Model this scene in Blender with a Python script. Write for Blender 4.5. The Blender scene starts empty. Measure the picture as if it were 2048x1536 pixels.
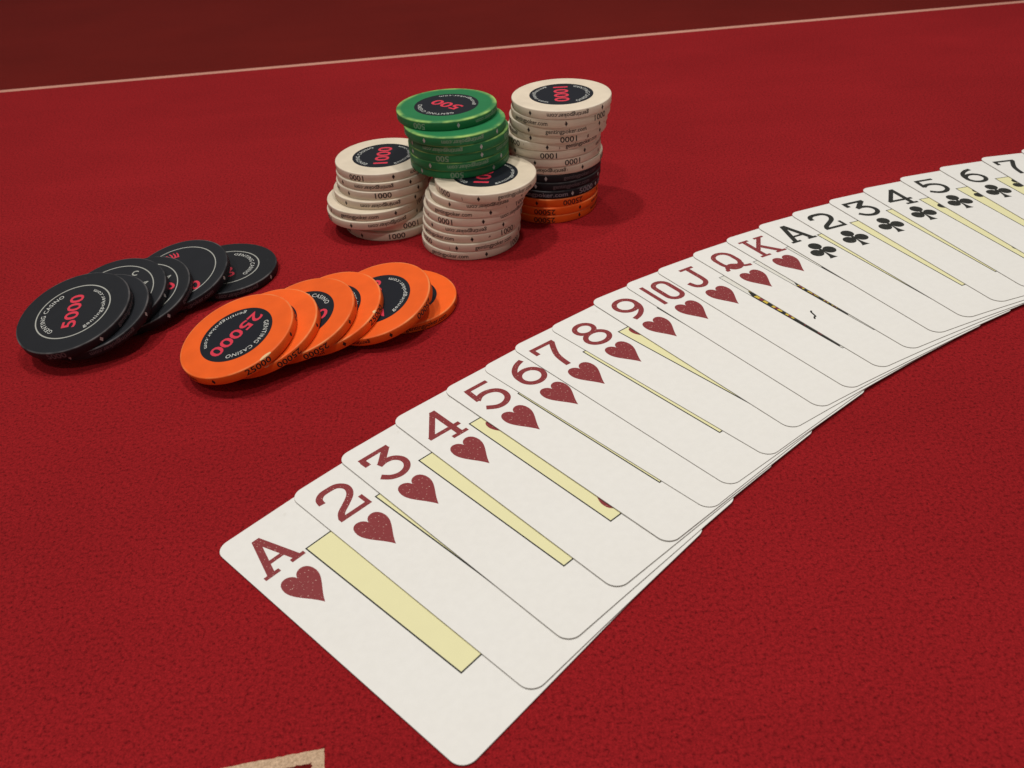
import bpy, math, random
from mathutils import Matrix, Vector

random.seed(7)
PI = math.pi
MM = 0.001
scene = bpy.context.scene
COL = scene.collection

# ------------------------------------------------------------------ camera
# phone camera held about 16 cm above the felt
PITCH, ROLL, CAM_H, F_PX = math.radians(36.507), math.radians(-3.7985), 158.355, 1721.8
fw = Vector((0, math.cos(PITCH), -math.sin(PITCH)))
rt0 = Vector((1, 0, 0))
up0 = rt0.cross(fw)
rt = rt0 * math.cos(ROLL) + up0 * math.sin(ROLL)
up = up0 * math.cos(ROLL) - rt0 * math.sin(ROLL)
cam_data = bpy.data.cameras.new('camera')
cam = bpy.data.objects.new('camera', cam_data)
COL.objects.link(cam)
cam_data.sensor_fit = 'HORIZONTAL'
cam_data.sensor_width = 36.0
cam_data.lens = F_PX / 2048.0 * 36.0
cam_data.clip_start = 0.01
cam_data.clip_end = 50.0
m3 = Matrix((rt, up, -fw)).transposed()
cam.matrix_world = Matrix.Translation(Vector((0, 0, CAM_H * MM))) @ m3.to_4x4()
cam_data.dof.use_dof = True
cam_data.dof.focus_distance = 0.275
cam_data.dof.aperture_fstop = 36.0
scene.camera = cam

# ------------------------------------------------------------------ light
world = bpy.data.worlds.new('World')
scene.world = world
world.use_nodes = True
wbg = world.node_tree.nodes['Background']
wbg.inputs[0].default_value = (1.0, 0.95, 0.90, 1)
wbg.inputs[1].default_value = 0.19

def downlight(loc, watts, size, aim=(0.03, 0.34, 0.0), col=(1.0, 0.97, 0.925)):
    d = bpy.data.lights.new('ceiling_downlight', 'AREA')
    d.shape = 'DISK'
    d.size = size
    d.energy = watts * 0.262
    d.color = col
    d.spread = math.radians(95)          # recessed lamp: narrow pool of light
    o = bpy.data.objects.new('ceiling_downlight', d)
    COL.objects.link(o)
    o.location = loc
    o.rotation_euler = (Vector(aim) - Vector(loc)).to_track_quat('-Z', 'Y').to_euler()

downlight((-0.55, 0.30, 2.0), 14.5, 0.12)      # throws the shadows to the right
downlight((0.50, 0.25, 2.0), 10.5, 0.12)       # throws the shadows to the left
downlight((-0.05, 0.80, 2.0), 5.5, 0.14)       # from across the table
downlight((-0.45, -0.95, 2.0), 9.5, 0.14)      # behind the viewer

vs = scene.view_settings
vs.view_transform = 'Standard'
vs.look = 'None'
vs.exposure = 0.0
vs.gamma = 1.0
vs.use_curve_mapping = False

# ------------------------------------------------------------------ materials
def new_mat(name):
    m = bpy.data.materials.new(name)
    m.use_nodes = True
    nt = m.node_tree
    return m, nt, nt.nodes['Principled BSDF']

def nd(nt, typ, **kw):
    n = nt.nodes.new(typ)
    for k, v in kw.items():
        setattr(n, k, v)
    return n

def ramp(nt, src, stops):
    r = nd(nt, 'ShaderNodeValToRGB')
    els = r.color_ramp.elements
    while len(els) < len(stops):
        els.new(0.5)
    for e, (pos, col) in zip(els, stops):
        e.position = pos
        e.color = (*col, 1) if len(col) == 3 else col
    nt.links.new(src, r.inputs[0])
    return r.outputs[0]

def noise(nt, vec, scale, detail=2.0, rough=0.5, dist=0.0):
    n = nd(nt, 'ShaderNodeTexNoise')
    n.inputs['Scale'].default_value = scale
    n.inputs['Detail'].default_value = detail
    n.inputs['Roughness'].default_value = rough
    n.inputs['Distortion'].default_value = dist
    nt.links.new(vec, n.inputs['Vector'])
    return n.outputs['Fac']

def mix(nt, fac, a, b, mode='MIX'):
    m = nd(nt, 'ShaderNodeMix', data_type='RGBA', blend_type=mode)
    for sock, v in ((m.inputs[0], fac), (m.inputs[6], a), (m.inputs[7], b)):
        if isinstance(v, (int, float)):
            sock.default_value = v
        elif isinstance(v, tuple):
            sock.default_value = (*v, 1)
        else:
            nt.links.new(v, sock)
    return m.outputs[2]

def objcoord(nt):
    return nd(nt, 'ShaderNodeTexCoord').outputs['Object']

def felt_mat(name, dark, light, sheen):
    m, nt, b = new_mat(name)
    co = objcoord(nt)
    pit = noise(nt, co, 1050.0, 3.0, 0.72, 0.1)
    fine = noise(nt, co, 2600.0, 2.0, 0.6)
    broad = noise(nt, co, 9.0, 3.0, 0.55)
    scuff_map = nd(nt, 'ShaderNodeMapping')
    scuff_map.inputs['Scale'].default_value = (14.0, 45.0, 1.0)
    scuff_map.inputs['Rotation'].default_value = (0, 0, 0.15)
    nt.links.new(co, scuff_map.inputs[0])
    scuff = noise(nt, scuff_map.outputs[0], 1.0, 4.0, 0.6)
    c = ramp(nt, pit, [(0.30, dark), (0.47, tuple(0.3 * d + 0.7 * l for d, l in zip(dark, light))), (0.66, light)])
    f = ramp(nt, fine, [(0.3, (0.72, 0.72, 0.72)), (0.66, (1.15, 1.15, 1.15)), (0.8, (1.45, 1.5, 1.5))])
    c = mix(nt, 1.0, c, f, 'MULTIPLY')
    br = ramp(nt, broad, [(0.3, (0.90, 0.88, 0.88)), (0.7, (1.08, 1.08, 1.08))])
    c = mix(nt, 1.0, c, br, 'MULTIPLY')
    sc = ramp(nt, scuff, [(0.45, (1.0, 1.0, 1.0)), (0.75, (1.07, 1.10, 1.10))])
    c = mix(nt, 1.0, c, sc, 'MULTIPLY')
    nt.links.new(c, b.inputs['Base Color'])
    b.inputs['Roughness'].default_value = 0.95
    b.inputs['Specular IOR Level'].default_value = 0.1
    b.inputs['Sheen Weight'].default_value = sheen
    b.inputs['Sheen Roughness'].default_value = 0.5
    b.inputs['Sheen Tint'].default_value = (0.9, 0.45, 0.42, 1)
    bump = nd(nt, 'ShaderNodeBump')
    bump.inputs['Strength'].default_value = 0.34
    bump.inputs['Distance'].default_value = 0.0003
    nt.links.new(pit, bump.inputs['Height'])
    nt.links.new(bump.outputs[0], b.inputs['Normal'])
    return m

M = {}
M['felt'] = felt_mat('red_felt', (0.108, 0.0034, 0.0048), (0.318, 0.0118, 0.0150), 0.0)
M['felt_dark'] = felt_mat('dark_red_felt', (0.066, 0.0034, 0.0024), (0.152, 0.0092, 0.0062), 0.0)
M['felt_cream'] = felt_mat('cream_felt_print', (0.42, 0.28, 0.17), (0.60, 0.42, 0.28), 0.05)
M['felt_line'] = felt_mat('pale_felt_line', (0.40, 0.16, 0.115), (0.62, 0.31, 0.235), 0.05)

def ink(name, col, rough=0.5, speck=None, spec=0.3, vary=0.94):
    m, nt, b = new_mat(name)
    co = objcoord(nt)
    n = noise(nt, co, 260.0, 2.0)
    lo = tuple(c * vary for c in col)
    c = ramp(nt, n, [(0.3, lo), (0.7, col)])
    if speck:
        s = noise(nt, co, 1700.0, 1.5)
        mask = ramp(nt, s, [(0.655, (0, 0, 0)), (0.72, (1, 1, 1))])
        c = mix(nt, mask, c, speck)
    nt.links.new(c, b.inputs['Base Color'])
    b.inputs['Roughness'].default_value = rough
    b.inputs['Specular IOR Level'].default_value = spec
    return m

M['card_red'] = ink('card_red_ink', (0.240, 0.034, 0.037), 0.5, (0.58, 0.36, 0.30))
M['card_black'] = ink('card_black_ink', (0.022, 0.022, 0.018), 0.5, (0.10, 0.10, 0.09))
M['card_yellow'] = ink('card_yellow_ink', (0.79, 0.745, 0.43), 0.5, vary=0.985)
M['court_yellow'] = ink('court_yellow_ink', (0.62, 0.45, 0.06), 0.5)
M['panel_white'] = ink('court_panel_white', (0.74, 0.72, 0.65), 0.5)
M['line_black'] = ink('frame_line_ink', (0.035, 0.035, 0.03), 0.5)
M['chip_red'] = ink('chip_red_print', (0.66, 0.036, 0.068), 0.5)
M['chip_white'] = ink('chip_white_print', (0.60, 0.60, 0.56), 0.5)
M['ring_white'] = ink('chip_ring_print', (0.40, 0.40, 0.36), 0.5)
M['inlay'] = ink('chip_inlay_navy', (0.012, 0.0135, 0.019), 0.5, spec=0.15)
M['edge_black'] = ink('edge_black_print', (0.020, 0.013, 0.012), 0.55)
M['edge_pale_green'] = ink('edge_pale_green_print', (0.20, 0.30, 0.20), 0.55)
M['edge_grey'] = ink('edge_grey_print', (0.22, 0.20, 0.22), 0.55)
M['edge_dim'] = ink('edge_dim_print', (0.095, 0.070, 0.075), 0.55)
M['edge_bone'] = ink('edge_bone_print', (0.42, 0.40, 0.38), 0.55)

def card_mat():
    m, nt, b = new_mat('card_stock')
    co = objcoord(nt)
    n = noise(nt, co, 420.0, 3.0)
    g = noise(nt, co, 30.0, 3.0)
    c = ramp(nt, n, [(0.35, (0.785, 0.764, 0.722)), (0.65, (0.805, 0.784, 0.742))])
    gg = ramp(nt, g, [(0.3, (0.992, 0.988, 0.984)), (0.6, (1, 1, 1))])
    c = mix(nt, 1.0, c, gg, 'MULTIPLY')
    d = noise(nt, co, 75.0, 1.0)
    dm = ramp(nt, d, [(0.775, (1, 1, 1)), (0.80, (0.80, 0.78, 0.74))])
    c = mix(nt, 1.0, c, dm, 'MULTIPLY')
    nt.links.new(c, b.inputs['Base Color'])
    b.inputs['Roughness'].default_value = 0.48
    b.inputs['Specular IOR Level'].default_value = 0.3
    bump = nd(nt, 'ShaderNodeBump')
    bump.inputs['Strength'].default_value = 0.12
    bump.inputs['Distance'].default_value = 0.0001
    nt.links.new(noise(nt, co, 1800.0, 1.0), bump.inputs['Height'])
    nt.links.new(bump.outputs[0], b.inputs['Normal'])
    return m
M['card'] = card_mat()
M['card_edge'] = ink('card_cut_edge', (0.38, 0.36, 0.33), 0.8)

def chip_mat(name, base, worn, stain, wear_lo, wear_hi, wear_amt, rough=0.5):
    """moulded clay: base colour, rubbed rim, a few scuffs and stains"""
    m, nt, b = new_mat(name)
    co = objcoord(nt)
    info = nd(nt, 'ShaderNodeObjectInfo')
    off = nd(nt, 'ShaderNodeVectorMath', operation='ADD')
    nt.links.new(co, off.inputs[0])
    sc = nd(nt, 'ShaderNodeMath', operation='MULTIPLY')
    sc.inputs[1].default_value = 3.0
    nt.links.new(info.outputs['Random'], sc.inputs[0])
    nt.links.new(sc.outputs[0], off.inputs[1])
    v = off.outputs[0]
    flat = nd(nt, 'ShaderNodeVectorMath', operation='MULTIPLY')
    flat.inputs[1].default_value = (1, 1, 0)
    nt.links.new(co, flat.inputs[0])
    ln = nd(nt, 'ShaderNodeVectorMath', operation='LENGTH')
    nt.links.new(flat.outputs[0], ln.inputs[0])
    rr = nd(nt, 'ShaderNodeMapRange')
    rr.inputs['From Min'].default_value = wear_lo * MM
    rr.inputs['From Max'].default_value = wear_hi * MM
    nt.links.new(ln.outputs['Value'], rr.inputs['Value'])
    sepz = nd(nt, 'ShaderNodeSeparateXYZ')
    nt.links.new(co, sepz.inputs[0])
    zz = nd(nt, 'ShaderNodeMapRange')           # only the upper rim is rubbed
    zz.inputs['From Min'].default_value = 2.85 * MM
    zz.inputs['From Max'].default_value = 3.25 * MM
    nt.links.new(sepz.outputs[2], zz.inputs['Value'])
    wn = ramp(nt, noise(nt, v, 95.0, 3.0, 0.6), [(0.42, (0.12, 0.12, 0.12)), (0.62, (1, 1, 1))])
    f1 = nd(nt, 'ShaderNodeMath', operation='MULTIPLY')
    nt.links.new(rr.outputs[0], f1.inputs[0])
    nt.links.new(zz.outputs[0], f1.inputs[1])
    f2 = nd(nt, 'ShaderNodeMath', operation='MULTIPLY')
    nt.links.new(f1.outputs[0], f2.inputs[0])
    nt.links.new(wn, f2.inputs[1])
    f3 = nd(nt, 'ShaderNodeMath', operation='MULTIPLY')
    f3.inputs[1].default_value = wear_amt
    nt.links.new(f2.outputs[0], f3.inputs[0])
    tone = ramp(nt, noise(nt, v, 140.0, 3.0), [(0.3, tuple(c * 0.92 for c in base)), (0.7, tuple(min(1, c * 1.05) for c in base))])
    vary = ramp(nt, info.outputs['Random'], [(0.0, (0.90, 0.89, 0.86)), (1.0, (1.04, 1.04, 1.05))])
    tone = mix(nt, 1.0, tone, vary, 'MULTIPLY')
    st = ramp(nt, noise(nt, v, 210.0, 2.0, 0.5), [(0.735, (0, 0, 0)), (0.79, (0.55, 0.55, 0.55))])
    c = mix(nt, st, tone, stain)
    c = mix(nt, f3.outputs[0], c, worn)
    nt.links.new(c, b.inputs['Base Color'])
    b.inputs['Roughness'].default_value = rough
    b.inputs['Specular IOR Level'].default_value = 0.2
    bump = nd(nt, 'ShaderNodeBump')
    bump.inputs['Strength'].default_value = 0.12
    bump.inputs['Distance'].default_value = 0.00008
    nt.links.new(noise(nt, v, 900.0, 2.0), bump.inputs['Height'])
    nt.links.new(bump.outputs[0], b.inputs['Normal'])
    return m

M['chip1000'] = chip_mat('bone_white_clay', (0.73, 0.625, 0.49), (0.78, 0.70, 0.58), (0.47, 0.38, 0.28), 18.7, 19.3, 0.7)
M['chip500'] = chip_mat('green_clay', (0.020, 0.185, 0.066), (0.42, 0.62, 0.16), (0.014, 0.12, 0.045), 17.4, 19.1, 0.85)
M['chip5000'] = chip_mat('black_clay', (0.0130, 0.0143, 0.0180), (0.16, 0.15, 0.15), (0.022, 0.022, 0.024), 18.9, 19.35, 0.8)
M['chip25000'] = chip_mat('orange_clay', (0.86, 0.120, 0.014), (0.88, 0.42, 0.16), (0.70, 0.10, 0.014), 18.8, 19.3, 0.55)

# ------------------------------------------------------------------ mesh helpers
def mesh_from(name, verts, faces, mats, face_mats=None, smooth=None):
    me = bpy.data.meshes.new(name)
    me.from_pydata([tuple(c * MM for c in v) for v in verts], [], faces)
    for m in (mats if isinstance(mats, (list, tuple)) else [mats]):
        me.materials.append(M[m])
    if face_mats:
        me.polygons.foreach_set('material_index', face_mats)
    if smooth is not None:
        me.polygons.foreach_set('use_smooth', [True] * len(me.polygons))
        me.set_sharp_from_angle(angle=math.radians(smooth))
    me.update()
    return me

def add(name, me, parent=None, loc=(0, 0, 0), rz=0.0):
    o = bpy.data.objects.new(name, me)
    COL.objects.link(o)
    if parent:
        o.parent = parent
    o.location = [c * MM for c in loc]
    o.rotation_euler = (0, 0, rz)
    return o

def tag(o, label, cat, group):
    o['label'] = label
    o['category'] = cat
    o['group'] = group

def arc(cx, cy, rx, ry, a0, a1, n):
    return [(cx + rx * math.cos(math.radians(a0 + (a1 - a0) * k / n)), cy + ry * math.sin(math.radians(a0 + (a1 - a0) * k / n))) for k in range(n + 1)]

def spline(pts, n=7):
    """Catmull-Rom through the points"""
    P = [pts[0]] + list(pts) + [pts[-1]]
    out = []
    for i in range(1, len(P) - 2):
        p0, p1, p2, p3 = P[i - 1], P[i], P[i + 1], P[i + 2]
        for k in range(n):
            t = k / n
            out.append(tuple(0.5 * (2 * b + (c - a) * t + (2 * a - 5 * b + 4 * c - d) * t * t + (3 * b - a - 3 * c + d) * t ** 3) for a, b, c, d in zip(p0, p1, p2, p3)))
    out.append(pts[-1])
    return out

class Flat:
    """flat print: pieces stacked a few micrometres apart where they cross"""
    def __init__(self):
        self.v, self.f, self.z = [], [], 0.0
    def poly(self, pts):
        b = len(self.v)
        self.v += [(x, y, self.z) for x, y in pts]
        self.f.append(tuple(range(b, b + len(pts))))
        self.z += 0.0025
    def rect(self, x0, y0, x1, y1):
        self.poly([(x0, y0), (x1, y0), (x1, y1), (x0, y1)])
    def stroke(self, pts, w, closed=False, w_end=None):
        n = len(pts)
        b = len(self.v)
        for i, (x, y) in enumerate(pts):
            if closed:
                a, c = pts[i - 1], pts[(i + 1) % n]
            else:
                a, c = pts[max(i - 1, 0)], pts[min(i + 1, n - 1)]
            d1 = Vector((x - a[0], y - a[1]))
            d2 = Vector((c[0] - x, c[1] - y))
            d1 = d1.normalized() if d1.length > 1e-9 else d2.normalized()
            d2 = d2.normalized() if d2.length > 1e-9 else d1
            t = (d1 + d2)
            t = t.normalized() if t.length > 1e-6 else d1
            k = 1.0 / max(0.45, t.dot(d1))
            ww = w if w_end is None else w + (w_end - w) * i / (n - 1)
            nx, ny = -t.y * ww * 0.5 * k, t.x * ww * 0.5 * k
            self.v += [(x + nx, y + ny, self.z), (x - nx, y - ny, self.z)]
        m = n if closed else n - 1
        for i in range(m):
            j = (i + 1) % n
            self.f.append((b + 2 * i, b + 2 * i + 1, b + 2 * j + 1, b + 2 * j))
        self.z += 0.0025
    def mesh(self, name, mat, flip_y=True):
        return mesh_from(name, [(x, -y if flip_y else y, z) for x, y, z in self.v], self.f, mat)

_text_cache = {}
def text2d(s, bold=0.008, space=1.0):
    """outline of a word from the built-in font: vertices, faces, bounds"""
    if (s, bold, space) in _text_cache:
        return _text_cache[s, bold, space]
    cu = bpy.data.curves.new('print_outline', 'FONT')
    cu.body = s
    cu.size = 1.0
    cu.resolution_u = 3
    cu.offset = bold
    cu.space_character = space
    ob = bpy.data.objects.new('print_outline', cu)
    COL.objects.link(ob)
    bpy.context.view_layer.update()
    me = bpy.data.meshes.new_from_object(ob)
    v = [(p.co.x, p.co.y) for p in me.vertices]
    f = [tuple(q.vertices) for q in me.polygons]
    bpy.data.objects.remove(ob)
    bpy.data.curves.remove(cu)
    bpy.data.meshes.remove(me)
    xs, ys = [p[0] for p in v], [p[1] for p in v]
    _text_cache[s, bold, space] = (v, f, (min(xs), min(ys), max(xs), max(ys)))
    return _text_cache[s, bold, space]

CAP = text2d('N')[2][3]

# ------------------------------------------------------------------ the table
LN_A, LN_B = Vector((-311.03, 560.6)), Vector((364.9, 611.67))       # printed line across the felt
ld = (LN_B - LN_A).normalized()
ln = Vector((-ld.y, ld.x))
HALF = 2.5
def on_line(s, off):
    p = LN_A + ld * s + ln * off
    return (p.x, p.y, 0.0)
S0, S1 = -900.0, 1500.0
near = [on_line(S0, -HALF), on_line(S1, -HALF), (1250, -450, 0), (-1250, -450, 0)]
felt = add('table_felt', mesh_from('table_felt', near, [(3, 2, 1, 0)], 'felt'))
felt['kind'] = 'structure'
strip = add('printed_line', mesh_from('printed_line', [on_line(S0, -HALF), on_line(S1, -HALF), on_line(S1, HALF), on_line(S0, HALF)], [(0, 1, 2, 3)], 'felt_line'), felt)
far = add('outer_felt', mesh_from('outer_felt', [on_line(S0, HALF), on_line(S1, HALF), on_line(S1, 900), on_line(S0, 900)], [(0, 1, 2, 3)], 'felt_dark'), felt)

# printed betting box: cream border round a dark field
bx_a = math.radians(8.0)
bu, bv = Vector((-math.cos(bx_a), -math.sin(bx_a))), Vector((math.sin(bx_a), -math.cos(bx_a)))
bo = Vector((-42.1, 96.3))
def box_pt(a, b, z):
    p = bo + bu * a + bv * b
    return (p.x, p.y, z)
BW, BH, BB = 74.0, 48.0, 2.5
rnd = random.Random(11)
def ragged(w, h, off, amp, step=0.35):
    """closed outline of a printed rectangle with the fuzzy edge that ink has on felt"""
    pts = []
    for (a0, b0), (a1, b1) in (((off, off), (w - off, off)), ((w - off, off), (w - off, h - off)), ((w - off, h - off), (off, h - off)), ((off, h - off), (off, off))):
        n = 120
        for k in range(n):
            t = k / n
            j = rnd.uniform(-amp, amp)
            pts.append((a0 + (a1 - a0) * t + (j if a0 == a1 else 0.0), b0 + (b1 - b0) * t + (j if b0 == b1 else 0.0)))
    return pts
outer, inner = ragged(BW, BH, 0.0, 0.10), ragged(BW, BH, BB, 0.28)
n_ = len(outer)
vv = [box_pt(a, b, 0.06) for a, b in outer + inner]
add('printed_box_border', mesh_from('printed_box_border', vv, [(k, (k + 1) % n_, n_ + (k + 1) % n_, n_ + k) for k in range(n_)], 'felt_cream'), felt)
add('printed_box_field', mesh_from('printed_box_field', [box_pt(a, b, 0.03) for a, b in ((1.2, 1.2), (BW - 1.2, 1.2), (BW - 1.2, BH - 1.2), (1.2, BH - 1.2))], [(0, 1, 2, 3)], 'felt_dark'), felt)

# ------------------------------------------------------------------ playing cards
CW, CH, CT = 63.5, 88.9, 0.27
CARDS = [(-77.29, 151.68, 45.17), (-61.29, 168.97, 43.53), (-50.26, 182.61, 41.46), (-36.19, 197.47, 39.95), (-21.48, 210.34, 39.63),
         (-9.59, 220.59, 39.84), (0.35, 230.74, 37.41), (13.07, 240.96, 37.49), (28.64, 255.94, 32.55), (41.61, 265.58, 30.88),
         (54.29, 274.26, 29.63), (69.23, 284.63, 27.84), (84.12, 294.39, 26.1), (98.97, 303.62, 23.56), (114.73, 312.51, 21.39),
         (132.64, 321.79, 18.91), (149.68, 330.46, 16.56), (168.52, 338.89, 14.38), (188.8, 346.82, 11.75), (210.4, 354.11, 8.45),
         (231.0, 360.0, 5.2)]
RANKS = ['A', '2', '3', '4', '5', '6', '7', '8', '9', '10', 'J', 'Q', 'K']
WORDS = ['ace', 'two', 'three', 'four', 'five', 'six', 'seven', 'eight', 'nine', 'ten', 'jack', 'queen', 'king']

def rounded_rect(w, h, r, n=8):
    pts = []
    for cx, cy, a in ((w - r, r, -90), (w - r, h - r, 0), (r, h - r, 90), (r, r, 180)):
        pts += arc(cx, cy, r, r, a, a + 90, n)
    return pts

def card_mesh():
    ring = rounded_rect(CW, CH, 3.6)
    n = len(ring)
    v, f, fm = [], [], []
    for inset, z in ((0.0, 0.0), (0.0, CT - 0.05), (0.05, CT)):
        for x, y in ring:
            dx, dy = CW / 2 - x, CH / 2 - y
            L = math.hypot(dx, dy)
            v.append((x + dx / L * inset, -(y + dy / L * inset), z))
    for k in range(2):
        for i in range(n):
            j = (i + 1) % n
            f.append((k * n + i, k * n + j, (k + 1) * n + j, (k + 1) * n + i))
            fm.append(1)
    f.append(tuple(range(2 * n, 3 * n))); fm.append(0)
    f.append(tuple(range(n - 1, -1, -1))); fm.append(0)
    return mesh_from('playing_card', v, f, ['card', 'card_edge'], fm)

W_ = 1.92
def g_A(g):
    g.stroke([(5.75, 0.3), (1.95, 12.9)], 1.96); g.stroke([(6.0, 0.3), (9.75, 12.9)], 2.07)
    g.rect(5.0, 0.0, 6.9, 1.0); g.rect(3.2, 8.6, 8.4, 9.85); g.rect(0, 12.4, 4.3, 13.6); g.rect(7.7, 12.4, 11.7, 13.6)
def g_2(g):
    g.stroke(spline([(0.95, 4.3), (1.35, 2.3), (2.9, 1.05), (5.1, 0.85), (7.6, 1.2), (9.1, 2.8), (9.2, 4.8), (8.0, 6.8), (5.4, 8.7), (2.6, 10.5), (1.35, 12.3)]), W_)
    g.rect(0.45, 11.9, 10.4, 13.4); g.rect(9.1, 8.9, 10.4, 12.5)
def g_3(g):
    g.stroke([(1.25, 4.1), (1.15, 1.6)], W_); g.rect(0.35, 0.2, 10.1, 1.75)
    g.stroke([(9.6, 0.9), (4.2, 6.0)], 2.13)
    g.stroke(spline([(3.4, 6.2), (5.8, 5.7), (8.2, 6.4), (9.6, 8.3), (9.5, 10.6), (8.0, 12.4), (5.6, 13.1), (3.0, 12.3), (1.0, 10.2)]), W_)
def g_4(g):
    g.stroke([(8.3, 0.1), (8.3, 13.6)], 2.02); g.stroke([(8.3, 0.5), (0.8, 9.9)], 1.79)
    g.rect(0.0, 9.1, 11.0, 10.6); g.rect(5.4, 13.1, 10.8, 14.4)
def g_5(g):
    g.rect(1.1, 0.1, 9.6, 1.6); g.stroke([(1.9, 0.8), (1.5, 7.0)], 1.79)
    g.stroke(spline([(1.2, 6.7), (3.4, 5.3), (6.2, 5.2), (8.8, 6.6), (9.7, 9.0), (8.9, 11.5), (6.5, 13.0), (3.7, 12.9), (0.9, 11.0)]), W_)
def g_6(g):
    g.stroke(arc(5.45, 9.25, 4.0, 3.75, 0, 350, 35), 1.85, True)
    g.stroke(spline([(8.7, 0.85), (5.8, 1.8), (3.2, 3.8), (1.75, 6.4), (1.45, 9.0)]), 1.85)
def g_7(g):
    g.stroke([(0.95, 4.3), (0.95, 1.2)], 1.68); g.rect(0.2, 0.2, 9.9, 1.75)
    g.stroke(spline([(9.2, 1.2), (7.2, 4.4), (5.6, 7.6), (4.9, 10.6), (4.6, 14.4)]), W_)
def g_8(g):
    g.stroke(arc(5.2, 3.75, 3.45, 2.95, 0, 345, 23), 1.79, True); g.stroke(arc(5.2, 10.05, 4.3, 3.35, 0, 350, 27), 1.85, True)
def g_9(g):
    h = Flat(); g_6(h)
    z = g.z; b = len(g.v)
    g.v += [(10.7 - x, 13.9 - y, zz + z) for x, y, zz in h.v]; g.f += [tuple(b + i for i in q) for q in h.f]; g.z += h.z
def stadium(cx, cy, rx, ry, n=10):
    return arc(cx, cy - (ry - rx), rx, rx, 180, 360, n) + arc(cx, cy + (ry - rx), rx, rx, 0, 180, n)
def g_10(g):
    g.rect(0.1, 0.2, 1.75, 13.9); g.stroke(stadium(7.5, 7.0, 2.95, 6.1), 1.85, True)
def g_J(g):
    g.rect(4.3, 0.0, 10.4, 1.35)
    g.stroke(spline([(7.6, 1.0), (7.6, 5.0), (7.6, 9.0), (7.0, 11.6), (4.7, 13.1), (2.2, 12.2), (1.15, 9.2)]), 1.90)
def g_Q(g):
    g.stroke(stadium(5.5, 6.0, 3.75, 5.4), 1.79, True)
    g.stroke(spline([(0.7, 12.7), (2.0, 10.3), (4.2, 9.5), (6.3, 10.6), (8.4, 12.6), (11.0, 13.2)]), 1.46)
    g.stroke(spline([(2.1, 10.6), (3.4, 12.4), (5.6, 12.9), (7.8, 11.9), (8.9, 10.2)]), 1.25)
    g.rect(-0.1, 11.7, 1.2, 13.0)
def g_K(g):
    g.rect(1.35, 0.6, 3.15, 13.2); g.rect(0, 0, 4.5, 1.15); g.rect(0, 12.6, 4.6, 13.75)
    g.stroke([(9.6, 0.7), (2.7, 8.6)], 1.68); g.stroke([(4.9, 5.6), (9.8, 13.0)], 2.02)
    g.rect(7.2, 0, 11.7, 1.15); g.rect(7.4, 12.6, 11.9, 13.75)
GLYPH = {'A': g_A, '2': g_2, '3': g_3, '4': g_4, '5': g_5, '6': g_6, '7': g_7, '8': g_8, '9': g_9, '10': g_10, 'J': g_J, 'Q': g_Q, 'K': g_K}

def bez(p0, p1, p2, p3, n=10):
    return [tuple((1 - t) ** 3 * a + 3 * (1 - t) ** 2 * t * b + 3 * (1 - t) * t * t * c + t ** 3 * d for a, b, c, d in zip(p0, p1, p2, p3)) for t in (k / n for k in range(n))]

def heart_outline():
    right = bez((0, 2.1), (0.5, -0.6), (4.65, -1.1), (4.65, 3.4)) + bez((4.65, 3.4), (4.65, 6.6), (1.6, 9.2), (0, 13.1))
    left = [(-x, y) for x, y in right[1:]][::-1]
    return right + [(0, 13.1)] + left

def pip_flat(suit):
    g = Flat()
    if suit == 'hearts':
        g.poly(heart_outline())
    else:
        for cx, cy in ((0.0, 2.7), (-2.85, 7.25), (2.85, 7.25)):
            g.poly(arc(cx, cy, 2.5, 2.5, 0, 351, 39))
        g.poly([(-0.45, 4.8), (0.45, 4.8), (0.75, 6.3), (0.5, 7.5), (-0.5, 7.5), (-0.75, 6.3)])
        g.poly(bez((-0.35, 7.0), (-0.35, 9.5), (-0.8, 11.6), (-1.75, 12.9), 6) + [(-1.75, 12.9), (1.75, 12.9)] + bez((1.75, 12.9), (0.8, 11.6), (0.35, 9.5), (0.35, 7.0), 6) + [(0.35, 7.0)])
    return g

SUIT_MAT = {'hearts': 'card_red', 'clubs': 'card_black'}
CARD_ME = card_mesh()
RANK_ME, PIP_ME, SMALL_ME = {}, {}, {}
for suit in ('hearts', 'clubs'):
    for r in RANKS:
        g = Flat(); GLYPH[r](g)
        RANK_ME[suit, r] = g.mesh('rank_%s_of_%s' % (r, suit), SUIT_MAT[suit])
    PIP_ME[suit] = pip_flat(suit).mesh('index_pip_' + suit, SUIT_MAT[suit])
    g = pip_flat(suit)
    g.v = [(x * 0.80, (y - 6.5) * 0.80, z) for x, y, z in g.v]
    SMALL_ME[suit] = g.mesh('panel_pip_' + suit, SUIT_MAT[suit])
FX0, FX1, FY0, FY1, FB = 15.15, 48.35, 17.5, 73.0, 0.36
def panel(mat):
    g = Flat(); g.rect(FX0 + FB, FY0 + FB, FX1 - FB, FY1 - FB)
    return g.mesh('panel', mat)
def border(w):
    g = Flat()
    v = [(FX0, FY0), (FX1, FY0), (FX1, FY1), (FX0, FY1), (FX0 + w, FY0 + w), (FX1 - w, FY0 + w), (FX1 - w, FY1 - w), (FX0 + w, FY1 - w)]
    g.v = [(x, y, 0.0) for x, y in v]
    g.f = [(0, 1, 5, 4), (1, 2, 6, 5), (2, 3, 7, 6), (3, 0, 4, 7)]
    return g.mesh('panel_border', 'line_black')
PANEL_Y, PANEL_W, BORDER, BORDER_THIN = panel('card_yellow'), panel('panel_white'), border(0.40), border(0.24)

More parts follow.
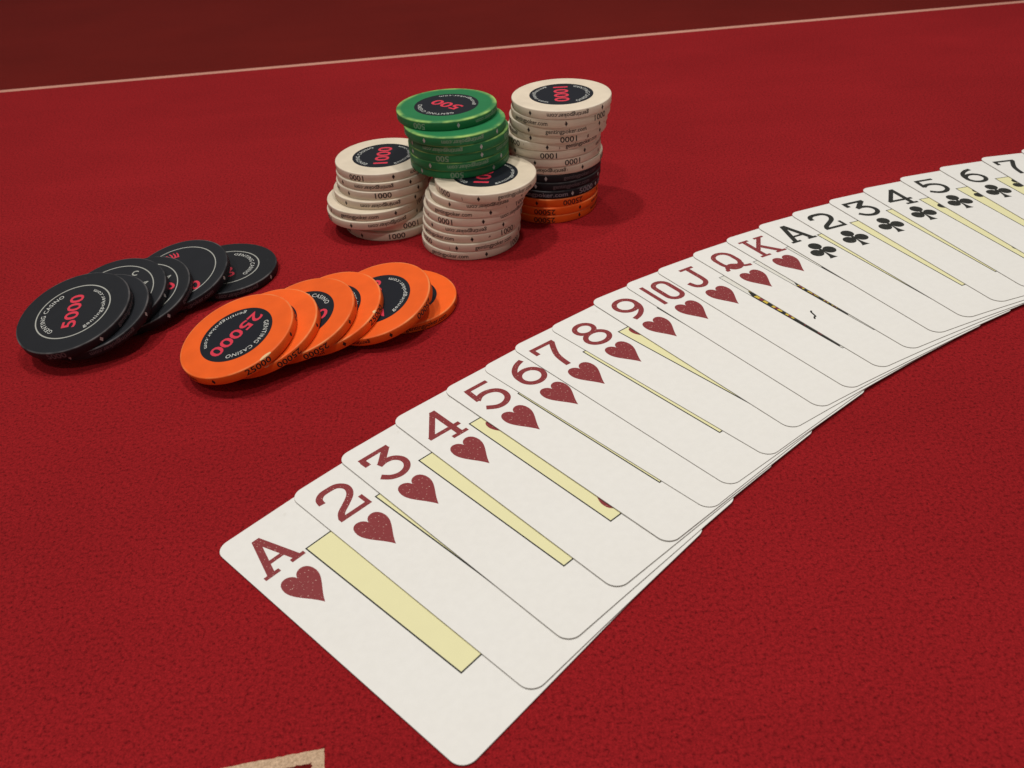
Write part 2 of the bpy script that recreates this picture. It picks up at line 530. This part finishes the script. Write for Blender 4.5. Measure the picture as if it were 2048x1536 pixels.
# resting planes: z = a - m*u (u across the card), each card lying on the ones below
PL = []
def card_uv(c, x, y):
    t = math.radians(c[2])
    dx, dy = x - c[0], y - c[1]
    return dx * math.cos(t) + dy * math.sin(t), dx * math.sin(t) - dy * math.cos(t)
def card_xy(c, u, v):
    t = math.radians(c[2])
    return c[0] + u * math.cos(t) + v * math.sin(t), c[1] + u * math.sin(t) - v * math.cos(t)
for i, c in enumerate(CARDS):
    m = 0.0185 * min(1.0, i / 4.0)
    a = 0.30 + m * CW
    for j in range(max(0, i - 8), i):
        aj, mj = PL[j]
        cj = CARDS[j]
        pts = [(card_xy(c, CW * p / 10, CH * q / 10)) for p in range(11) for q in range(11)] + [card_xy(cj, CW * p / 10, CH * q / 10) for p in range(11) for q in range(11)]
        for x, y in pts:
            u, v = card_uv(c, x, y)
            uj, vj = card_uv(cj, x, y)
            if -.01 <= u <= CW + .01 and -.01 <= v <= CH + .01 and -.01 <= uj <= CW + .01 and -.01 <= vj <= CH + .01:
                a = max(a, aj - mj * uj + CT + 0.03 + m * u)
    PL.append((a, m))

for i, c in enumerate(CARDS):
    suit = 'hearts' if i < 13 else 'clubs'
    r = RANKS[i % 13]
    a, m = PL[i]
    card = add('playing_card', CARD_ME)
    card.matrix_world = Matrix.Translation((c[0] * MM, c[1] * MM, a * MM)) @ Matrix.Rotation(math.radians(c[2]), 4, 'Z') @ Matrix.Rotation(math.atan(m), 4, 'Y')
    where = 'lowest in the fanned row of cards' if i == 0 else 'overlapping the %s in the fanned row' % WORDS[(i - 1) % 13]
    tag(card, '%s of %s card, %s, %s' % (WORDS[i % 13], suit, 'dark red print' if i < 13 else 'black print', where), 'playing card', 'cards fanned out in a row on the felt')
    zi = CT + 0.008
    dx = {'J': 2.6, '5': 3.1, '6': 3.1, '8': 3.0, '9': 2.7, '3': 3.0, '2': 3.1}.get(r, 2.75)
    add('rank', RANK_ME[suit, r], card, (dx, -5.25, zi))
    add('suit_pip', PIP_ME[suit], card, (8.2, -21.75, zi))
    court = r in 'JQK'
    pan = add('panel', PANEL_W if court else PANEL_Y, card, (0, 0, zi))
    add('panel_border', BORDER_THIN if court else BORDER, pan, (0, 0, 0.006))
    if r in ('4', '5', '6', '7', '8', '9', '10'):
        rows = {'4': (25.4, 65.2), '5': (25.4, 65.2), '6': (25.4, 45.3, 65.2), '7': (25.4, 45.3, 65.2), '8': (23.6, 45.3, 66.8), '9': (25.0, 38.4, 52.1, 65.6), '10': (25.0, 38.4, 52.1, 65.6)}[r]
        for y in rows:
            add('panel_pip', SMALL_ME[suit], pan, (21.9, -y, 0.008), PI if y > 46 else 0.0)
    if court:
        # slivers of the figure along the frame line that the next card leaves uncovered
        seq = {'J': (30.5, 71.6), 'Q': (36.5, 62.0), 'K': (33.0, 60.0)}[r]
        y = seq[0]
        base = Flat()
        base.poly([(FX0 + 1.5, seq[0]), (FX0 + 7.0, seq[0] - 1.0), (FX0 + 7.0, seq[1]), (FX0 + 0.24, seq[1]), (FX0 + 0.24, seq[0] + 3.0)])
        add('court_figure', base.mesh('court_figure', 'card_black'), pan, (0, 0, 0.007))
        g = {'card_black': Flat(), 'court_yellow': Flat(), 'card_red': Flat()}
        rnd = random.Random(i)
        k = 0
        while y < seq[1]:
            h = rnd.uniform(0.6, 2.1)
            mat = ('court_yellow', 'card_black', 'court_yellow', 'card_red')[k % 4] if y < seq[0] + 22 else ('card_black', 'card_red', 'card_black', 'card_black')[k % 4]
            x0 = FX0 + 0.30 + max(0.0, 1.1 - (y - seq[0]) * 0.5) + 0.25 + rnd.uniform(0, 0.12)
            g[mat].poly([(x0, y), (x0 + 6.0, y + rnd.uniform(-1.2, 1.2)), (x0 + 6.0, y + h + rnd.uniform(-0.8, 0.8)), (x0 + rnd.uniform(-0.05, 0.3), y + h)])
            y += h * rnd.uniform(0.9, 1.25)
            k += 1
        for q, (mat, gg) in enumerate(g.items()):
            if gg.f:
                add('court_figure', gg.mesh('court_figure', mat), pan, (0, 0, 0.011 + 0.003 * q))
    if r == 'Q':
        g = Flat()
        g.stroke(spline([(5.3, 58.0), (6.1, 57.0), (6.7, 56.9), (7.1, 55.6), (7.5, 54.2), (8.2, 53.6)]), 0.62)
        add('ink_fleck', g.mesh('ink_fleck', 'card_black'), card, (-0.6, 0, zi))

# ------------------------------------------------------------------ poker chips
R, TH = 19.5, 3.45
HB = TH - 0.02
def chip_body(kind):
    prof = [(0, 0), (R - 0.60, 0), (R - 0.18, 0.13), (R, 0.46), (R, HB - 0.38), (R - 0.05, HB - 0.20), (R - 0.18, HB - 0.06), (R - 0.42, HB), (R - 1.6, HB), (R - 4.0, HB)]
    n = 112
    v = [(0, 0, 0), (0, 0, HB)]
    f = []
    rings = []
    for r, z in prof[1:]:
        rings.append(len(v))
        v += [(r * math.cos(2 * PI * k / n), r * math.sin(2 * PI * k / n), z) for k in range(n)]
    for k in range(n):
        j = (k + 1) % n
        f.append((0, rings[0] + j, rings[0] + k))
        for a, b in zip(rings, rings[1:]):
            f.append((a + k, a + j, b + j, b + k))
        f.append((1, rings[-1] + k, rings[-1] + j))
    return mesh_from('poker_chip_' + kind, v, f, 'chip' + kind, smooth=40)

def ringmesh(name, r0, r1, mat, n=96):
    v, f = [], []
    if r0 == 0:
        v = [(r1 * math.cos(2 * PI * k / n), r1 * math.sin(2 * PI * k / n), 0) for k in range(n)]
        f = [tuple(range(n))]
    else:
        for r in (r0, r1):
            v += [(r * math.cos(2 * PI * k / n), r * math.sin(2 * PI * k / n), 0) for k in range(n)]
        f = [(k, (k + 1) % n, n + (k + 1) % n, n + k) for k in range(n)]
    return mesh_from(name, v, f, mat)

def straight(name, s, height, width, mat):
    v, f, (x0, y0, x1, y1) = text2d(s, 0.018)
    sx, sy = width / (x1 - x0), height / (y1 - y0)
    return mesh_from(name, [((x - (x0 + x1) / 2) * sx, (y - (y0 + y1) / 2) * sy, 0) for x, y in v], f, mat)

def curved(name, s, r_mid, cap, span, mat, top=True):
    v, f, (x0, y0, x1, y1) = text2d(s, 0.0, 1.12)
    sy = cap / CAP
    out = []
    for x, y in v:
        t = ((x - (x0 + x1) / 2) / (x1 - x0)) * math.radians(span)
        yy = (y - CAP / 2) * sy
        if top:
            a, r = PI / 2 - t, r_mid + yy
        else:
            a, r = -PI / 2 + t, r_mid - yy
        out.append((r * math.cos(a), r * math.sin(a), 0))
    return mesh_from(name, out, f, mat)

RE = R + 0.022
def edge_print(name, kind, flipped, mats, wide=False):
    """print round the edge: address, diamond, value, diamond, repeated"""
    v, f, fm = [], [], []
    def put(s, ang, span, cap, mi):
        b = len(v)
        sg = -1.0 if flipped else 1.0
        if s == 'diamond':
            hw = math.degrees(0.62 / R)
            pts = [(-hw, 0), (0, -1.02), (hw, 0), (0, 1.02)]
            for a, y in pts:
                t = math.radians(sg * ang + a)
                v.append((RE * math.cos(t), RE * math.sin(t), TH / 2 + y))
            f.append((b, b + 1, b + 2, b + 3)); fm.append(mi)
            return
        tv, tf, (x0, y0, x1, y1) = text2d(s, 0.016)
        sy = cap / CAP
        for x, y in tv:
            t = math.radians(sg * (ang + (x - (x0 + x1) / 2) / (x1 - x0) * span))
            v.append((RE * math.cos(t), RE * math.sin(t), TH / 2 + sg * (y - CAP * 0.42) * sy))
        for q in tf:
            f.append(tuple(b + k for k in q)); fm.append(mi)
    num_w = {'500': 15.0, '1000': 19.5, '5000': 19.5, '25000': 26.0}[kind]
    if wide:
        for k in range(3):
            a = 120 * k
            put('gentingpoker.com', a, 67, 1.75, 0); put('diamond', a + 39.5, 0, 0, 1)
            put(kind, a + 60, 22.5, 2.1, 0); put('diamond', a + 79, 0, 0, 1)
    else:
        for a in (0, 180):
            put('gentingpoker.com', a, 48, 1.6, 2); put('diamond', a + 45, 0, 0, 1)
            put(kind, a + 90, num_w, 2.15, 0); put('diamond', a + 135, 0, 0, 1)
    return mesh_from(name, v, f, mats, fm)

EDGE_MATS = {'500': ['edge_pale_green', 'edge_bone', 'edge_pale_green'], '1000': ['edge_black'] * 3, '5000': ['edge_dim', 'edge_bone', 'edge_dim'], '25000': ['edge_black'] * 3}
BODY, EDGE, FACE = {}, {}, {}
for kind in ('500', '1000', '5000', '25000'):
    BODY[kind] = chip_body(kind)
    for fl in (False, True):
        EDGE[kind, fl] = edge_print('edge_print_%s_%s' % (kind, 'turned' if fl else 'upright'), kind, fl, EDGE_MATS[kind])
EDGE['5000', 'wide'] = edge_print('edge_print_5000_bold', '5000', False, ['edge_grey', 'edge_bone', 'edge_grey'], True)
NUM_SIZE = {'500': (5.3, 14.0), '1000': (5.9, 17.6), '5000': (5.0, 16.4), '25000': (5.1, 21.0)}
for kind in NUM_SIZE:
    FACE[kind] = straight('face_number_' + kind, kind, *NUM_SIZE[kind], 'chip_red')
NAME_ARC = curved('name_arc', 'GENTING CASINO', 10.35, 1.6, 118, 'chip_white', True)
WEB_ARC = curved('address_arc', 'gentingpoker.com', 10.35, 1.45, 118, 'chip_white', False)
INLAY = ringmesh('inlay', 0, 12.5, 'inlay')
RING_FRONT = ringmesh('ring', 12.55, 12.98, 'ring_white')
RING_BACK = ringmesh('ring', 14.85, 15.2, 'ring_white')

def chip(kind, pos, n, edge_deg, edge_flag, face_deg, label, group, reverse=False, th=TH):
    """pos = centre of the top face in mm, n = its normal; angles in the chip's own plane"""
    n = Vector(n).normalized()
    e1 = (Vector((1, 0, 0)) - n * n.x).normalized()
    e2 = n.cross(e1)
    base = Vector(pos) - n * th
    o = add('poker_chip', BODY[kind])
    o.matrix_world = Matrix.Translation(base * MM) @ Matrix((e1, e2, n)).transposed().to_4x4() @ Matrix.Diagonal((1, 1, th / TH, 1))
    tag(o, label, 'poker chip', group)
    add('edge_print', EDGE[kind, edge_flag], o, (0, 0, 0), math.radians(edge_deg))
    zt = HB + 0.012
    if reverse:
        add('ring', RING_BACK, o, (0, 0, zt))
        return o
    if face_deg is not None:
        if kind == '5000':
            face = add('ring', RING_FRONT, o, (0, 0, zt))
        else:
            face = add('inlay', INLAY, o, (0, 0, zt))
        a = math.radians(face_deg)
        for nm, me in (('number', FACE[kind]), ('name_lettering', NAME_ARC), ('address_lettering', WEB_ARC)):
            add(nm, me, o if kind == '5000' else face, (0, 0, zt + 0.012 if kind == '5000' else 0.012), a)
    return o

def ordinal(k):
    return ['', 'bottom', 'second', 'third', 'fourth', 'fifth', 'sixth', 'seventh', 'eighth', 'ninth', 'tenth', 'eleventh', 'twelfth', 'thirteenth', 'fourteenth'][k]

def stack_chip(kind, x, y, level, view_deg, flag, face_deg, label, group):
    front = math.degrees(math.atan2(-y, -x))
    chip(kind, (x, y, level * TH + 0.02), (0, 0, 1), front + view_deg, flag, face_deg, label, group)

U, T_ = False, True
TALL = [  # kind, x, y, edge angle from the viewer's side, edge print turned over
    ('25000', 21.64, 341.93, 82, T_), ('25000', 22.2, 341.95, 81, T_), ('25000', 22.44, 342.33, -64, T_),
    ('5000', 22.96, 342.49, -16, 'wide'), ('5000', 23.44, 342.66, 22.5, U), ('5000', 23.6, 342.8, 35, U),
    ('1000', 24.16, 342.35, -11.6, T_), ('1000', 23.3, 341.7, -67, T_), ('1000', 23.2, 341.2, 84.7, T_), ('1000', 23.2, 340.8, 38.5, U),
    ('1000', 25.2, 339.4, -77.7, T_), ('1000', 25.45, 338.11, 9.1, U), ('1000', 26.3, 336.9, -39, U), ('1000', 26.67, 336.4, 7.5, T_)]
COLOUR = {'500': 'green', '1000': 'white', '5000': 'black', '25000': 'orange'}
for k, (kind, x, y, a, fl) in enumerate(TALL, 1):
    lab = '%s %s chip, %s of the tall mixed-colour stack' % (COLOUR[kind], kind, 'top one' if k == 14 else ('bottom one' if k == 1 else ordinal(k) + ' from the bottom'))
    stack_chip(kind, x, y, k, a, fl, -92.3 if k == 14 else None, lab, 'poker chips in the tall mixed stack')
SIDE = [(-45.9, 335.9, -87, U), (-45.2, 337.4, -71, T_), (-51.7, 332.75, 12.3, T_), (-51.16, 333.38, -24, U), (-48.19, 336.02, -4.9, T_), (-46.69, 337.26, 85.5, U), (-46.2, 337.6, -16.5, T_), (-46.09, 338.39, 53, T_)]
for k, (x, y, a, fl) in enumerate(SIDE, 1):
    lab = 'white 1000 chip, %s, white stack nearest the black chips' % ('top one' if k == 8 else ('bottom one' if k == 1 else ordinal(k) + ' from the bottom'))
    stack_chip('1000', x, y, k, a, fl, 87.1 if k == 8 else None, lab, 'poker chips in the white stack towards the black chips')
MID = [(-12.57, 315.04, -29, U), (-11.93, 314.95, 25.7, U), (-11.53, 315.5, -47, U), (-10.93, 315.6, -10.2, T_), (-10.38, 315.4, 54, T_), (-9.38, 314.98, -29.7, U), (-7.45, 314.4, 8.1, T_), (-4.83, 312.9, 35.5, U)]
for k, (x, y, a, fl) in enumerate(MID, 1):
    lab = 'white 1000 chip, %s, white stack nearest the orange chips' % ('top one' if k == 8 else ('bottom one' if k == 1 else ordinal(k) + ' from the bottom'))
    stack_chip('1000', x, y, k, a, fl, 78.0 if k == 8 else None, lab, 'poker chips in the white stack under the green chips')
GREEN = [(-14.63, 328.6, 85, T_), (-14.64, 327.6, 9.2, T_), (-14.53, 327.36, 70, T_), (-14.2, 326.54, -21, T_), (-15.26, 325.86, 7.3, T_), (-18.18, 332.78, 56, T_)]
for k, (x, y, a, fl) in enumerate(GREEN, 1):
    lab = 'green 500 chip, %s of the green stack on the white stacks' % ('top one, rim rubbed pale' if k == 6 else ('bottom one' if k == 1 else ordinal(k) + ' from the bottom'))
    stack_chip('500', x, y, 8 + k, a, fl, 137.6 if k == 6 else None, lab, 'green poker chips')

LEAN = {  # centre of the top face, face normal
    'O6': ((-37.04, 265.51, 3.72), (0.0121, -0.0126, 0.9998)),
    'O5': ((-44.61, 255.38, 9.20), (-0.2034, -0.1506, 0.9674)),
    'O4': ((-61.07, 251.56, 8.67), (-0.2121, -0.1537, 0.9651)),
    'O3': ((-69.26, 246.46, 9.75), (-0.2209, -0.1466, 0.9642)),
    'O2': ((-80.52, 240.05, 9.86), (-0.2195, -0.1567, 0.9629)),
    'O1': ((-87.37, 235.34, 11.39), (-0.2169, -0.1399, 0.9661)),
    'B6': ((-106.85, 296.17, 3.72), (0.0121, -0.0126, 0.9998)),
    'B5': ((-121.61, 286.04, 7.86), (-0.1193, -0.1961, 0.9733)),
    'B4': ((-132.27, 273.35, 7.98), (-0.1135, -0.2123, 0.9706)),
    'B3': ((-139.10, 268.87, 9.98), (-0.1056, -0.2257, 0.9685)),
    'B2': ((-141.24, 256.35, 10.82), (-0.1135, -0.2026, 0.9727)),
    'B1': ((-146.10, 253.80, 13.23), (-0.1134, -0.2043, 0.9723)),
}
ROW = {  # edge angle of the address, turned over?, angle of the face print, reverse face up?
    'O6': (-59, U, 0, False), 'O5': (-117, T_, 97, False), 'O4': (-112, U, 100, False), 'O3': (23, T_, -12, False), 'O2': (36, T_, 60, False), 'O1': (31, U, -129.7, False),
    'B6': (-64, T_, -67, False), 'B5': (-60, U, None, True), 'B4': (2, U, None, True), 'B3': (38, T_, None, True), 'B2': (-54.6, T_, 40, False), 'B1': (-2, U, 93.7, False)}
POSN = {1: 'top one with its whole face showing', 2: 'second, under the top one', 3: 'third', 4: 'fourth', 5: 'fifth', 6: 'last one, flat on the felt'}
LEAN_OBJ = {}
for fam, kind in (('O', '25000'), ('B', '5000')):
    for k in range(6, 0, -1):
        pos, nrm = LEAN[fam + str(k)]
        ea, fl, fd, rev = ROW[fam + str(k)]
        lab = '%s %s chip in the toppled %s row, %s' % (COLOUR[kind], kind, COLOUR[kind], POSN[k])
        LEAN_OBJ[fam + str(k)] = chip(kind, pos, nrm, ea, fl, fd, lab, '%s chips toppled in a row' % COLOUR[kind], rev, 3.35)

# what shows of the print on the three black chips that lie reverse side up
def polar(r, deg):
    return r * math.cos(math.radians(deg)), r * math.sin(math.radians(deg))
zt = HB + 0.02
zero = straight('print_zero', '0', 5.0, 3.6, 'chip_red')
x, y = polar(11.9, 3.6); add('number', zero, LEAN_OBJ['B4'], (x, y, zt), math.radians(60))
x, y = polar(12.6, -43); add('number', zero, LEAN_OBJ['B5'], (x, y, zt), math.radians(20))
g = Flat()
for k in range(5):
    a = 98 + k * 6.0
    p0, p1 = polar(10.2 + 0.2 * k, a), polar(13.4 - 0.25 * abs(k - 2), a + 4)
    g.stroke([p0, ((p0[0] + p1[0]) / 2 + 0.25, (p0[1] + p1[1]) / 2), p1], 0.62, w_end=0.35)
g.stroke(arc(0, 0, 10.1, 10.1, 96, 124, 8), 0.5)
add('emblem', g.mesh('emblem', 'chip_red', flip_y=False), LEAN_OBJ['B5'], (0, 0, zt))
letter_c = straight('print_letter', 'C', 2.6, 2.3, 'ring_white')
x, y = polar(11.9, 58.9); add('name_lettering', letter_c, LEAN_OBJ['B3'], (x, y, zt), math.radians(-10))
letter_a = straight('print_letter', 'A', 2.6, 2.3, 'ring_white')
x, y = polar(12.0, 19.7); add('name_lettering', letter_a, LEAN_OBJ['B3'], (x, y, zt), math.radians(-60))
x, y = polar(12.0, 29.4); add('name_lettering', letter_a, LEAN_OBJ['B4'], (x, y, zt), math.radians(-50))

# rubbed nicks in the rim of orange chips, scuffs on the edges of white ones
def rim_nick(name, a0, a1, mat):
    v, f, n = [], [], 10
    for k in range(n + 1):
        t = math.radians(a0 + (a1 - a0) * k / n)
        d = math.sin(PI * k / n)
        for r, z in ((R - 0.42 - 0.55 * d, HB + 0.010), (R - 0.30, HB + 0.008), (R - 0.02, HB - 0.15), (R + 0.012, HB - 0.2 - 0.45 * d)):
            v.append((r * math.cos(t), r * math.sin(t), z))
    for k in range(n):
        for q in range(3):
            f.append((4 * k + q, 4 * k + q + 1, 4 * k + q + 5, 4 * k + q + 4))
    return mesh_from(name, v, f, mat)
M['nick'] = ink('bare_clay_nick', (0.80, 0.52, 0.26), 0.7)
M['scuff'] = ink('brown_scuff', (0.22, 0.13, 0.10), 0.7)
add('rim_nick', rim_nick('rim_nick', -55, -43, 'nick'), LEAN_OBJ['O1'])
add('rim_nick', rim_nick('rim_nick', -79, -73, 'nick'), LEAN_OBJ['O2'])
add('rim_nick', rim_nick('rim_nick', -24, -20, 'nick'), LEAN_OBJ['O4'])
rnd = random.Random(3)
for o in [o for o in list(COL.objects) if o.name.startswith('poker_chip') and o.data == BODY['1000']]:
    front = math.degrees(math.atan2(-o.location.y, -o.location.x))
    for k in range(rnd.choice((0, 1, 1, 2))):
        a = front + rnd.uniform(-75, 75)
        w = rnd.choice((0.25, 0.35, 1.0)) ; h = rnd.uniform(0.5, 1.6)
        z0 = rnd.uniform(0.6, HB - 0.6 - h) if h < 1.4 else 0.7
        hw = math.degrees(w / R / 2)
        sl = rnd.uniform(-0.8, 0.8)
        v = [(RE * math.cos(math.radians(x)), RE * math.sin(math.radians(x)), z) for x, z in ((a - hw, z0), (a + hw, z0 + 0.1), (a + hw * 0.6 + sl, z0 + h), (a - hw * 0.6 + sl, z0 + h - 0.1))]
        add('scuff', mesh_from('scuff', v, [(0, 1, 2, 3)], 'scuff'), o)

scene.render.engine = 'CYCLES'
scene.cycles.use_denoising = True
scene.cycles.denoiser = 'OPENIMAGEDENOISE'
scene.cycles.denoising_input_passes = 'RGB_ALBEDO_NORMAL'
scene.cycles.max_bounces = 6
